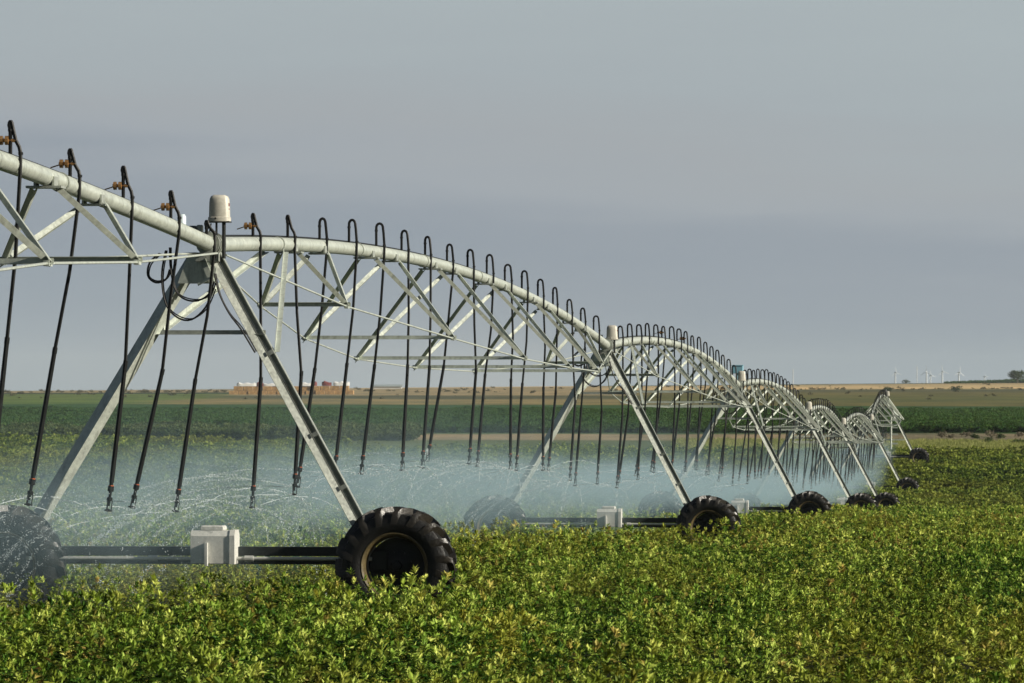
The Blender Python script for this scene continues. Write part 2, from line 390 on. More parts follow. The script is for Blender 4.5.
# wheel tracks / beams keep the plants low right under the machine
def crop(name, d0, d1, dens, margin, coll, nv, s0, s1, label):
    x, y = area_points(d0-15 if d0 > 50 else d0, d1+15 if d1 < 400 else d1, dens, margin)
    jt = 26*(vnoise(x, y*.5, 2.5, 9)-.5); k = ((y > d0+jt) | (d0 < 50)) & ((y < d1+jt) | (d1 > 400)); x, y = x[k], y[k]
    a = vnoise(x, y, .62, 1); b = vnoise(x, y, 3.2, 2); g = vnoise(x, y, 14., 3)
    h = .42*a+.40*b+.18*g
    h = np.argsort(np.argsort(h))/len(h)
    keep = (h > .40) | (rng.random(len(x)) < .05)
    keep &= ~((x > 12) & (y > 388)) & ~((x > -13+3*np.sin(y)) & (y > 394))
    x, y, h = x[keep], y[keep], h[keep]
    s = lerp(s0, s1, np.clip((h-.1)/.9, 0, 1))*rng.uniform(.8, 1.2, len(x))
    o = scatter(name, np.stack([x, y, ground(x, y)-.02], -1), s, rots(len(x)), coll, nv)
    tag(o, label, 'crop', None, 'stuff')
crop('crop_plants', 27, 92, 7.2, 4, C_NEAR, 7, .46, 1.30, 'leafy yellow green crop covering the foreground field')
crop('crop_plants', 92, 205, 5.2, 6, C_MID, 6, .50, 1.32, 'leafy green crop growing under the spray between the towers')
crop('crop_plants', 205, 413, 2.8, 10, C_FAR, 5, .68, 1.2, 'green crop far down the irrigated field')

# dark green field beyond, with a bushier row along its left front edge
x, y = area_points(468, 760, .75, 10)
s = .55+.6*vnoise(x, y, 6., 5)
o = scatter('dark_field_plants', np.stack([x, y, ground(x, y)-.05], -1), s, rots(len(x)), C_DARK, 5); tag(o, 'dark green row crop in the field beyond the dirt track', 'crop', None, 'stuff')
x, y = area_points(432, 470, 1.6, 10, None, -8)
s = .55+.9*vnoise(x, y, 3., 6)
o = scatter('hedge_weeds', np.stack([x, y, ground(x, y)-.05], -1), s, rots(len(x)), C_EDGE, 5); tag(o, 'bushy dark green growth along the far edge of the crop', 'plants', None, 'stuff')
x, y = area_points(390, 437, 2.0, 6, 12.5, None)
o = scatter('verge_grass', np.stack([x, y, ground(x, y)], -1), rng.uniform(.5, 1.1, len(x)), rots(len(x)), C_GRASS, 4); tag(o, 'pale grass verge beside the dirt track', 'grass', None, 'stuff')

x = rng.uniform(-330, 330, 1300); y = np.where(rng.random(1300) < .6, rng.normal(1640, 40, 1300), rng.uniform(1180, 2000, 1300))
k = (vnoise(x, y, 22., 8) > .5) & (np.abs(x) < .12*y); x, y = x[k], y[k]
o = scatter('scrub', np.stack([x, y, ground(x, y)-.1], -1), rng.uniform(.25, .9, len(x)), rots(len(x)), C_SCRUB, 4); tag(o, 'low dry scrub dotted across the far tan and ochre fields', 'scrub', None, 'stuff')

def bush(name, x, y, w, h, material, n, leaf, label, cat, group=None, trunk=0., depth=None):
    z = gz(x, y); root = empty(name, (x, y, z)); lv = []; r2 = random.Random(int(abs(x*131+y*7)))
    lobes = [(V((r2.uniform(-.34,.34)*w, r2.uniform(-.3,.3)*w, trunk+(h-trunk)*r2.uniform(.3,.68))), r2.uniform(.24,.4)) for _ in range(7)]
    for _ in range(n):
        c, k = r2.choice(lobes); d = rnd_dir(-70, 90)
        p = c + V((d.x*w*k, d.y*w*k, d.z*(h-trunk)*k))*r2.uniform(.5, 1.05)
        p.z = max(p.z, .02); dd = rnd_dir(-20, 70); sd = dd.cross(rnd_dir(20, 90)).normalized()
        lv.append((p, dd, sd, leaf*r2.uniform(.6,1.3), leaf*r2.uniform(.4,.8), leaf*.1, r2.random()))
    cr = leaf_proto('crown' if trunk else 'foliage', lv, material); COL.objects.link(cr); cr.parent = root
    m = MB()
    m.tube([(x, y, z-.1), (x+.03*w, y, z+trunk*.6+.1*h), (x, y, z+h*.6)], [.06*h if trunk else .03*h, .045*h if trunk else .02*h, .01*h], 7)
    for c, k in lobes[:5]: m.tube([(x, y, z+max(trunk*.8, .1*h)), (x+c.x*.5, y+c.y*.5, z+c.z*.8), (x+c.x, y+c.y, z+c.z)], [.02*h, .014*h, .006*h], 5)
    m.build('trunk' if trunk else 'stem', BARK, root)
    tag(root, label, cat, group); return root
def at(px, py, d): return V(((px-512)/F*d, d, -(py-390)/F*d))
for i, (px, d, w, h, dry, lab) in enumerate([
    (941, 452, 1.1, .55, 1, 'grey dry weed clump on the dirt track, largest of the dry clumps'),
    (952, 449, .7, .4, 1, 'small dry weed clump just right of the largest grey clump'),
    (966, 455, 1.0, .45, 1, 'thin dry grey weed clump left of the low green weed'),
    (975, 449, .8, .38, 0, 'low green weed among the dry clumps on the track'),
    (991, 452, 1.0, .6, 1, 'grey brushy weed behind the dark green shrub on the verge'),
    (1001, 449, .7, .4, 0, 'dark low weed right of the grey brushy weed'),
    (1018, 455, 1.0, .4, 1, 'pale dry weed near the right end of the dirt track'),
    (988, 425, 1.1, .55, 0, 'dark green shrub standing in the pale grass verge'),
    (1019, 424, 1.6, .45, 0, 'broad dark green shrub at the right end of the verge'),
    (884, 452, .9, .35, 1, 'low dry weed on the track directly behind the last tower')]):
    bush('shrub', (px-512)/F*d, d, w, h, DRYM if dry else SHRUBM, 260, .13, lab, 'shrub', 'weeds along the dirt track')
for px, d, w, h, lab in [(955, 1500, 3.2, 1.5, 'small dark bush in the ochre field under the turbines'), (887, 1480, 2.2, 1.4, 'tiny dark bush in the ochre field right above the last tower'),
                         (906, 2150, 3.4, 1.5, 'small bush on the ridge left of the green strip')]:
    bush('shrub', (px-512)/F*d, d, w, h, SHRUBM, 260, .4, lab, 'shrub')
bush('tree', (1017-512)/F*2050, 2050, 6.4, 4.6, SHRUBM, 1700, .55, 'round dark green tree on the right end of the ridge', 'tree', None, .3)
# green hedge strip along the ridge, right
x = rng.uniform(150, 460, 3000); y = rng.uniform(2080, 2180, 3000); k = x/y > (945-512)/F - .0*y
x, y = x[k], y[k]
o = scatter('ridge_hedge', np.stack([x, y, ground(x, y)-.1], -1), rng.uniform(.8, 2.2, len(x))*np.clip((x-140)/60, .5, 1.3), rots(len(x)), C_DARK, 5); tag(o, 'thin dark green strip of growth along the right ridge', 'hedge', None, 'stuff')

# ------------------------------------------------------------------ the irrigation machine
TD = [10.5, 63.6, 117, 167, 217, 266, 316, 366]
TPX = [None, 211, 607, 738, 806, 841, 869.5, 886]
TX = [-3.4-.0925*(63.6-10.5)] + [(p-512)/F*d for p, d in list(zip(TPX, TD))[1:]]
TZ = [1.92, 1.65, .93, .15, -.87, -1.74, -1.80, -.50]
TP = [V((x, d, z)) for x, d, z in zip(TX, TD, TZ)]
ARCH = [.48, .60, .55, .5, .5, .5, .62]
HT = {1: 4.30, 2: 4.47, 3: 4.50, 4: 4.45, 5: 4.45, 6: 4.47, 7: 4.60}

def span_frame(i):
    a, b = TP[i], TP[i+1]; u = V((b.x-a.x, b.y-a.y, 0)).normalized(); v = V((u.y, -u.x, 0)); return a, b, u, v
def pipe_pt(i, t):
    a, b = TP[i], TP[i+1]; p = a.lerp(b, t); p.z += ARCH[i]*4*t*(1-t); return p

LEANS = {1: [-.10, .0, -.38, -.30, -.34, -.08, -.12, -.40, -.08, -.26, -.03, -.20, -.02, -.18, -.04, -.22, -.05]}
LEAN0 = {16: -.48, 15: -.20, 14: -.46, 13: -.24}
NOZ = []
SPAN_LABEL = [
    'grey arched pipe span coming in overhead at the left edge, before the front tower',
    'long grey arched pipe span with hanging black hoses between the first and second towers',
    'arched pipe span with hoses just beyond the second tower',
    'arched pipe span starting at the tower with the blue cabinet',
    'small arched pipe span following the fourth tower',
    'distant arched pipe span just before the last rise',
    'farthest arched pipe span climbing to the last tower']

def make_span(i):
    a, b, u, v = span_frame(i); up = V((0,0,1)); Ln = (b-a).length
    root = empty('irrigation_span', (pipe_pt(i, .5).x, pipe_pt(i, .5).y, gz(*pipe_pt(i, .5).xy)))
    tag(root, SPAN_LABEL[i], 'irrigation span', 'spans of the irrigation machine')
    near = i <= 1
    R = .086
    t0, t1 = .25/Ln, 1-.25/Ln
    m = MB(); ts = [lerp(t0, t1, k/40) for k in range(41)]
    m.tube([pipe_pt(i, t) for t in ts], R, 20 if near else 12)
    pipe = m.build('pipe', GALV, root, smooth=True)
    m = MB()
    for k in range(1, 7):     # welded joints and outlet bosses
        p, q = pipe_pt(i, k/7-.045), pipe_pt(i, k/7-.0445)
        m = MB(); m.tube([p, p+(q-p).normalized()*.05], R+.012, 16); m.build('pipe_flange', GALV2, pipe)
    for t in (t0, t1):
        p = pipe_pt(i, t); m = MB(); m.tube([p-u*.02, p+u*.02], R+.05, 18); m.build('pipe_flange', GALV2, pipe)
    W = [.55, 1.05, 1.3, 1.3, 1.12 if i else 1.0, .55 if i else .66]; D = [.76, 1.19, 1.43, 1.43, 1.27 if i else 1.05, .80 if i else .72]
    nodesR, nodesL = [], []
    dt = 1.35/Ln
    for k in range(6):
        t = (k+1)/7 if i else 1 - (9.4+6.9*(5-k))/Ln
        c = pipe_pt(i, t)
        nR, nL = c + v*W[k] - up*D[k], c - v*W[k] - up*D[k]
        nodesR.append(nR); nodesL.append(nL)
        pa, pb = pipe_pt(i, t-dt), pipe_pt(i, t+dt)
        for p, big in ((pa, 1), (pb, 0)):
            q = p - up*(R+.012)
            w = .34 if big else .24
            m = MB(); m.obox(q, v, u, up, w, .26 if big else .16, .022)
            m.obox(q+up*.05+v*(.09), v, u, up, .02, .2, .10); m.obox(q+up*.05-v*(.09), v, u, up, .02, .2, .10)
            m.build('bracket', GALV2, root)
        for sgn, nd in ((1, nR), (-1, nL)):
            for p, fw in ((pa, 1), (pb, -1)):
                s0 = p - up*(R+.03) + v*(sgn*.13)
                ax = (nd-s0).normalized(); n = (-u - ax*(-u).dot(ax)).normalized(); dA = ax.cross(n)
                if dA.z < 0: dA = -dA
                m = MB()
                if fw < 0 and sgn > 0: m.angle(s0 + dA*.028, nd + dA*.028 + ax*.06, -dA, n, .056, .007)
                else: m.angle(s0 - dA*.03, nd - dA*.03 + ax*.06, dA, -n, .056, .007)
                m.build('truss_leg', GALV, root)
        m = MB()
        if k in (0, 5): m.angle(nL + up*.035 - v*.05, nR + up*.035 + v*.05, -up, -u, .055, .007)
        else: m.angle(nL - up*.03 - v*.05, nR - up*.03 + v*.05, up, -u, .052, .007)
        m.build('cross_bar', GALV, root)
    for nds, sg in ((nodesR, 1), (nodesL, -1)):
        pts = [pipe_pt(i, .35/Ln) - up*.12 + v*(sg*.12)] + [n - up*.02 for n in nds] + [pipe_pt(i, 1-.35/Ln) - up*.12 + v*(sg*.12)]
        m = MB()
        for p, q in zip(pts[:-1], pts[1:]): m.tube([p, q], .0125, 6)
        for n in nds: m.obox(n - up*.02, v, u, up, .05, .16, .05)
        m.build('truss_rod', GALV, root)
    # conduit strapped along the top of the pipe
    m = MB(); m.tube([pipe_pt(i, t) + up*(R+.012) - v*.03 for t in ts], .012, 6); m.build('cable', HOSE, root)
    nout = 17; sp = 1./(18.2)
    rr = random.Random(100+i)
    for k in range(nout + (1 if i in (0,) else 0)):
        t = sp*(1.1 + k)
        if i == 0: t = 1 - (3.0 + 3.2*(nout-1-k))/Ln if k < nout else 1 - .35/Ln
        if not (0 < t < 1): continue
        p = pipe_pt(i, t)
        if p.y < 14: continue
        lean = LEANS.get(i, [None]*20)[k] if i in LEANS else (LEAN0.get(k) if i == 0 else None)
        if lean is not None and i == 0: lean -= .05
        if lean is None: lean = (-.32 if k % 2 else -.06) + rr.uniform(-.1, .08)
        if i == 0 and k == nout: lean = -.45
        tw = rr.uniform(-.3, .5) if i else rr.uniform(1.0, 1.25)
        e = (v*math.cos(tw) - u*math.sin(tw)).normalized()
        hh = .30 + rr.uniform(-.03, .04); wd = .088 + rr.uniform(-.015, .015)
        if i == 0 and k == nout: hh = .17
        base = p + up*(R-.01)
        arc = [base, base + up*(hh-.10)] + [base + up*(hh-.06) + e*(wd*.5*(1-math.cos(w))) + up*(.06*math.sin(w)) for w in np.linspace(.25, math.pi-.25, 7)]
        if i == 0 or (i == 1 and k < 2):      # these hooks lean: narrow at the top, the hose bowing out past the pipe
            arc = [base, base + up*(hh-.08)] + [base + up*(hh-.05) + v*(.03*(1-math.cos(w))*.5) - v*.012 + up*(.05*math.sin(w)) for w in np.linspace(.3, math.pi-.3, 6)] + [base + v*.05 + up*(hh*.45)]
            e = v; wd = .075
        arc += [base + e*(wd+.008) + up*(hh-.13 if not (i == 0 or (i == 1 and k < 2)) else hh*.25), base + e*(wd+.02) + up*.02, base + e*(wd+.015) - up*.16]
        tip = arc[-1]; L_ = 3.10 + rr.uniform(-.07, .07)
        end = V((tip.x, tip.y, p.z - L_)) + v*lean + u*rr.uniform(-.12, .12)
        mid1 = tip.lerp(end, .5) + v*(.04 + rr.uniform(-.05, .05)); 
        pts = arc + [tip.lerp(end, .25) + v*.03, mid1]
        m = MB(); m.tube(pts, .0185 if near else .020, 7 if near else 5)
        if near:   # clamps
            for q in (arc[1], arc[-2]): m.tube([q - up*.012, q + up*.012], .023, 8)
        hs = m.build('drop_hose', HOSE, root, smooth=True)
        w0, w1 = mid1, mid1.lerp(end, .80)
        m = MB(); m.tube([w0 + (end-w0)*-.02, w0 + (end-w0)*.02], .0245, 8); m.tube([w0, w0.lerp(w1, .55), w1], [.022, .0255, .0255], 8)
        m.build('hose_weight', WEIGHT, hs, smooth=True)
        ax = (end - w1).normalized(); n0 = w1
        m = MB(); LL = (end-w1).length
        prof = [(0, .022), (.12, .022), (.13, .032), (.3, .032), (.32, .016), (.5, .016), (.52, .030), (.62, .030), (.64, .012), (.80, .012)]
        m.tube([n0 + ax*(LL*q) for q, _ in prof], [r for _, r in prof], 8)
        for wq in range(3):
            w = wq*2.1; off = v*(.03*math.cos(w)) + u*(.03*math.sin(w)); m.tube([n0+ax*(LL*.62)+off, n0+ax*(LL*.94)+off], .005, 4)
        m.lathe(n0 + ax*(LL*.93), ax, [(0, -.012), (.042, 0), (.042, .012), (0, .02)], 10)
        m.build('nozzle', WEIGHT, hs)
        m = MB(); q = n0 + ax*(LL*.10); m.tube([q, q+ax*.03], .026, 8); m.build('regulator', ORANGE, hs)
        if (i == 0 and k < nout) or (i == 1 and k == 0) or (i == 2 and k in (5, 8)):
            m = MB(); q = base + up*.14 - v*.02
            for w in (-.065, -.012): m.lathe(q + v*w, v, [(0,-.018), (.042,-.016), (.042,.016), (0,.018)], 10)
            m.tube([q - v*.09, q + v*.07], .018, 8)
            m.tube([q - v*.08 - up*.01, q - v*.17 - u*.02 - up*.04], .007, 5)
            m.build('valve', BRASS, hs)
        NOZ.append((end.copy(), i))
    # knee braces from the tower ahead-side: right leg and left leg up to the first bracket
    return root

# ---- wheel shared meshes (axis along local -Y => faces the camera side)
WR, WW = .665, .43
def wheel_meshes():
    t = MB()
    prof = [(.36, -WW*.40), (.40, -WW*.47), (.47, -WW*.50), (.54, -WW*.48), (.592, -WW*.40), (.608, -WW*.2), (.612, 0), (.608, WW*.2), (.592, WW*.40), (.54, WW*.48), (.47, WW*.50), (.40, WW*.47), (.36, WW*.40)]
    t.lathe((0,0,0), (0,1,0), prof, 64)
    rr = random.Random(4)
    for sd in (-1, 1):
        for k in range(18):
            w = 2*math.pi*(k + (.5 if sd > 0 else 0))/18 + rr.uniform(-.02, .02)
            def P(r, y, w_): return V((r*math.sin(w_), y, r*math.cos(w_)))
            hgt = .078 + rr.uniform(-.018, .012); th = .074
            rings = []
            for (y, sk, r0) in ((.008*sd, .0, .607), (.075*sd, .07, .607), (.150*sd, .15, .598), (.208*sd, .205, .56), (.218*sd, .235, .495)):
                top = r0 + (hgt if abs(y) < .17 else hgt*.62)
                if abs(y) > .21: top = r0+.02
                c = w - sk*1.15
                rings.append([P(r0-.02, y, c-th*1.1), P(top, y, c-th*.62), P(top, y, c+th*.62), P(r0-.02, y, c+th*1.1)])
            t.loft(rings, 1)
    tyre = t
    r = MB()
    r.lathe((0,0,0), (0,1,0), [(.375, -WW*.42), (.385, -WW*.44), (.372, -WW*.46), (.352, -WW*.43), (.335, -WW*.30), (.325, -WW*.1)], 48, 0)
    r.lathe((0,0,0), (0,1,0), [(.325, -WW*.1), (.318, WW*.1), (.33, WW*.32), (.36, WW*.43), (.375, WW*.42)], 48, 1)
    h = MB()
    h.lathe((0,0,0), (0,1,0), [(0, .095), (.10, .09), (.13, .105), (.20, .11), (.24, .12), (.318, .11), (.318, .125), (.0, .13)], 32)
    for k in range(8):
        w = 2*math.pi*k/8; c = V((.16*math.sin(w), .095, .16*math.cos(w))); h.lathe(c, (0,1,0), [(0,-.02), (.014,-.02), (.014,.02), (0,.02)], 6)
    h.lathe((0,0,0), (0,1,0), [(0,.03), (.05,.035), (.06,.10)], 16)
    h.tube([(0,.05,0), (0,.30,0)], .05, 12)
    return h, tyre, r
_h, _t, _r = wheel_meshes()
_wh = [_h.build('wheel', RUBBER, smooth=True), _t.build('tyre', [RUBBER, MUD], smooth=True), _r.build('rim', [RIMM, RIMD], smooth=True)]  # hub disc takes the black rubber too, painting the wheel recess as shade
WM = [o.data for o in _wh]
for o in _wh: bpy.data.objects.remove(o)
def wheel(parent, p, u, spin):
    ang = math.atan2(-u.x, u.y)
    base = V((0,0,0)); q = parent
    w = bpy.data.objects.new('wheel', WM[0]); COL.objects.link(w); w.parent = parent; w.location = p - parent.location
    w.rotation_euler = (Matrix.Rotation(ang, 3, 'Z') @ Matrix.Rotation(spin, 3, 'Y')).to_euler()
    for nm, me in (('tyre', WM[1]), ('rim', WM[2])):
        c = bpy.data.objects.new(nm, me); COL.objects.link(c); c.parent = w
    return w

TOWER_LABEL = {
    1: 'large front A-frame tower with its lugged tyre standing clear in the crop',
    2: 'second tower along the line, one wheel fogged by spray and one clear',
    3: 'third tower along the line, with the blue cabinet on top',
    4: 'fourth tower along the line, first of the towers below the skyline',
    5: 'fifth tower along the line, low down where the field dips',
    6: 'sixth tower along the line, its wheel on bare green crop beyond the mist',
    7: 'last tower of the line, carrying a white ladder and a sloping end boom'}

def make_tower(i):
    P = TP[i]; j = min(i, 6); H = HT[i]
    _, _, u1, _ = span_frame(j); _, _, u0, _ = span_frame(i-1)
    u = (u0+u1).normalized(); v = V((u.y, -u.x, 0)); up = V((0,0,1))
    bc = P - v*.09 + up*(-H)                       # base centre on the ground
    root = empty('irrigation_tower', bc)
    tag(root, TOWER_LABEL[i], 'irrigation tower', 'towers of the irrigation machine')
    def W(a, b, c): return P + v*a + u*b + up*c     # local: right, along, up from the pipe
    zb = -H + .82
    # legs: left has its ridge towards the camera, right opens towards it
    m = MB(); q0, q1 = W(-.16, 0, -.14), W(-2.16, 0, zb+.05); ax = (q1-q0).normalized(); n = (-u); sd = ax.cross(n).normalized()
    m.angle(q0 + n*.06, q1 + n*.06, sd*.8 - n*.6, -sd*.8 - n*.6, .132, .010)
    m.build('leg', GALV, root)
    m = MB(); q0, q1 = W(.03, 0, -.12), W(1.84, 0, zb+.05); ax = (q1-q0).normalized(); sd = n.cross(ax).normalized()
    if sd.dot(v) < 0: sd = -sd
    fn = (n + sd*.16).normalized()
    m.obox(q0.lerp(q1, .5) - sd*.038, ax, sd - n*.45, n + sd*.45, (q1-q0).length, .100, .012)
    m.obox(q0.lerp(q1, .5) + sd*.045 - n*.125, ax, sd, n, (q1-q0).length, .065, .010)
    m.obox(q0.lerp(q1, .5) + sd*.006 - n*.066, ax, sd, n, (q1-q0).length, .010, .118)
    m.obox(q0.lerp(q1, .5) + sd*.074 - n*.070, ax, sd, n, (q1-q0).length, .010, .125)
    for k in (.34, .62, .80):
        c = q0.lerp(q1, k) + n*.012; m.obox(c + sd*.043, sd, ax, n, .07, .05, .010)
    m.build('leg', GALV2, root)
    m = MB()      # gusset plate with folded edges and cross brace
    pl = [(-.245, -.10), (-.03, -.10), (.075, -.28), (.04, -.44), (-.37, -.44)]
    f_, b_ = [W(x, -.085, z) for x, z in pl], [W(x, -.073, z) for x, z in pl]
    m.loft([f_, b_]); m.loft([[p+u*.16 for p in f_], [p+u*.16 for p in b_]])
    m.angle(W(-.05, -.10, -.16), W(.07, -.10, -.46), v, -u, .03, .005); m.angle(W(-.13, -.10, -.47), W(.08, -.10, -.36), up, -u, .03, .005)
    m.build('gusset_plate', GALV, root)
    m = MB()     # pipe boot and flanges at the joint
    m.tube([W(0,-.26,.0), W(0,.26,.0)], .092, 18); m.tube([W(0,-.10,0), W(0,-.05,0)], .125, 18); m.tube([W(0,.05,0), W(0,.10,0)], .125, 18)
    m.obox(W(-.03,0,-.14), v, u, up, .26, .24, .10)
    m.build('pipe_joint', GALV2, root, smooth=True)
    # base beam and drive shaft
    m = MB(); m.obox(W(-.09, .02, zb), v, u, up, 4.06, .13, .105); m.obox(W(-.09, -.02, zb-.115), v, u, up, 3.9, .08, .06); m.build('base_beam', DARKST, root)
    m = MB(); m.tube([W(-2.1, -.16, zb-.078), W(1.86, -.16, zb-.078)], .021, 10)
    for s_ in (-.55, .55):
        m.tube([W(-.09+s_-.05, -.16, zb-.078), W(-.09+s_+.05, -.16, zb-.078)], .034, 10)
    m.build('drive_shaft', SHAFT, root)
    # motor cover
    m = MB(); c = W(.06, -.12, zb+.06)
    pr = [(-.20,-.19), (-.20,.12), (-.15,.18), (.11,.18), (.18,.11), (.18,-.19)]
    rings = [[c + u*y + up*z + v*x for y, z in pr] for x in (-.245, .20)]
    m.loft(rings)
    m.loft([[c + u*(y*1.06) + up*(z*1.04) + v*x for y, z in pr] for x in (.20, .258)])
    m.obox(c - v*.06 - u*.22 - up*.085, v, u, up, .03, .10, .26)
    m.obox(c - v*.015 + up*.205, v, u, up, .28, .22, .06, bev=.015)
    mc = m.build('motor_cover', HOUS, root, origin=None)
    # gearboxes at the wheels
    for sg in (-1, 1):
        m = MB(); c = W(-.09 + sg*2.02, .02, zb-.10); m.obox(c, v, u, up, .26, .28, .28, bev=.04); m.tube([c, c + v*(sg*.2) - u*.1 - up*.09], .07, 10)
        m.build('gearbox', DARKST, root)
        wheel(root, W(-.09 + sg*2.23, -.20, -H+WR), u, .3*i + sg)
    # knee braces ahead, to the first bracket of the following span
    if i < 7:
        br = pipe_pt(i, 5.0/(TP[i+1]-TP[i]).length) - up*.10
        for (a0, c0, s_) in ((.72, -1.22, .12), (-.62, -1.02, -.12)):
            q0, q1 = W(a0, .06, c0), br + v*s_; ax = (q1-q0).normalized()
            m = MB(); m.angle(q0, q1, v, -u, .06, .007); m.build('knee_brace', GALV, root)
        m = MB(); m.angle(W(-.62, .05, -1.02), W(.62, .05, -1.02), up, -u, .05, .006); m.build('tie_bar', GALV2, root)
    # control box on two posts
    bz = .25 if i == 1 else .11
    m = MB()
    for x in (.08, .165): m.tube([W(x, -.12, -.16), W(x, -.12, bz)], .013 if x < .1 else .022, 8)
    m.obox(W(.11,-.12,bz+.005), v, u, up, .26, .2, .015)
    m.tube([W(.02,-.13,bz-.01), W(-.02,-.13,.02), W(.0,-.13,-.10)], .008, 5)
    m.build('box_post', DARKST, root)
    m = MB(); c = W(.115, -.12, bz+.01); prf = []
    for z, k in ((0, 1.08), (.045, 1.08), (.05, 1.), (.20, .97), (.255, .92), (.285, .80), (.30, .55)): prf.append((z, k))
    rings = []
    for z, k in prf:
        hx, hy, b = .112*k, .10*k, .035*k
        rings.append([c + up*z + v*x + u*y for x, y in ((hx,hy-b),(hx-b*.4,hy-b*.4),(hx-b,hy),(-hx+b,hy),(-hx+b*.4,hy-b*.4),(-hx,hy-b),(-hx,-hy+b),(-hx+b*.4,-hy+b*.4),(-hx+b,-hy),(hx-b,-hy),(hx-b*.4,-hy+b*.4),(hx,-hy+b))])
    m.loft(rings); cb = m.build('control_box', BOXM, root, smooth=True)
    m = MB(); m.lathe(c + up*.035 - u*.112 - v*.03, u, [(0,-.006), (.012,-.005), (.012,.006)], 8); m.build('latch', DARKST, cb)
    m = MB(); m.obox(c + v*.111 + up*.19 - u*.01, v, u, up, .003, .075, .035); m.obox(c + v*.111 + up*.14 - u*.01, v, u, up, .003, .06, .012); m.build('sticker', REDT, cb)
    # small grey sensor box and can by the joint
    m = MB(); m.obox(W(-.20, -.05, .15), v, u, up, .09, .10, .13, 0, .012); m.obox(W(-.12,-.05,.16), v, u, up, .07, .09, .13, 1, .012); m.tube([W(-.16,-.05,.07), W(-.16,-.05,.12)], .015, 6)
    m.build('sensor_box', [GREYBOX, GALV2], root)
    if i <= 2:
        m = MB(); m.lathe(W(-.36, .15, .15), up, [(0,0), (.05,0), (.05,.17), (.035,.20), (0,.205)], 16); m.build('pale_can', CANW, root, smooth=True)
        m = MB(); m.obox(W(.03, -.14, -.06), v, u, up, .035, .02, .04); m.build('tag', YEL, root)
    if i == 3:
        m = MB(); m.obox(W(-.02, .25, .46), v, u, up, .32, .26, .23, bev=.01); m.obox(W(-.02, .25, .585), v, u, up, .35, .29, .025, bev=.005)
        m.tube([W(-.03,.25,.05), W(-.03,.25,.36)], .04, 8); m.build('blue_cabinet', BLUE, root)
    # cables: drooping loops in front of the gusset and the runs along the leg
    def px(x, y, d=-.2): return W((x-215)/88., d, (237-y)/88.)
    loops = [[(176,240),(177,262),(182,283),(192,292),(205,293),(216,286),(221,274)],
             [(172,243),(168,268),(172,296),(184,310),(198,312),(212,300),(221,280)],
             [(166,246),(156,255),(154,268),(162,275),(172,272),(176,262)],
             [(221,266),(226,286),(236,306),(248,322),(262,345)]]
    m = MB()
    for lp in loops:
        pts = [px(*q) for q in lp]; out = []
        for k in range(len(pts)-1):
            p0, p1, p2, p3 = pts[max(k-1,0)], pts[k], pts[k+1], pts[min(k+2, len(pts)-1)]
            for t in (0, .25, .5, .75):
                out.append(.5*((2*p1)+(p2-p0)*t+(2*p0-5*p1+4*p2-p3)*t*t+(3*p1-p0-3*p2+p3)*t**3))
        out.append(pts[-1]); m.tube(out, .0115, 6); m.tube([p + u*.03 + V((0,0,-.02*math.sin(k_*.35))) + v*.012 for k_, p in enumerate(out)], .008, 6)
    m.build('cable', HOSE, root, smooth=True)
    if i == 7:
        m = MB(); m.tube([W(.33,-.1,-1.2), W(.33,-.1,-3.35)], .06, 8)
        for z in (-1.45, -1.95, -2.4, -3.0): m.obox(W(.56,-.1,z), v, u, up, .42, .05, .10)
        m.obox(W(.45,-.08,-2.75), v, u, up, 1.5, .05, .08)
        m.build('ladder', GALV, root)
    return root

for i in range(7): make_span(i)
for i in range(1, 8): make_tower(i)
# sloping end boom beyond the last tower
P = TP[7]; up = V((0,0,1))
root = empty('end_boom', P + V((.6, .8, -4.6))); tag(root, 'short pale boom sloping down to the right from the last tower', 'end boom')
m = MB(); e = P + V((1.55, 6., -1.45)); m.tube([P + V((.05,.3,.05)), e], [.10, .06], 10); m.build('pipe', GALV, root, smooth=True)
m = MB(); m.loft([[P+V((.05,.32,-.1)), P+V((.3,.6,-.75)), e+V((0,0,-.05))], [P+V((.05,.37,-.1)), P+V((.3,.65,-.75)), e+V((0,.05,-.05))]]); m.build('web_plate', GALV, root)
m = MB(); m.tube([P + V((0,.2,.1)), P+V((0,.2,.55))], .06, 8); m.build('end_post', GREYBOX, root)

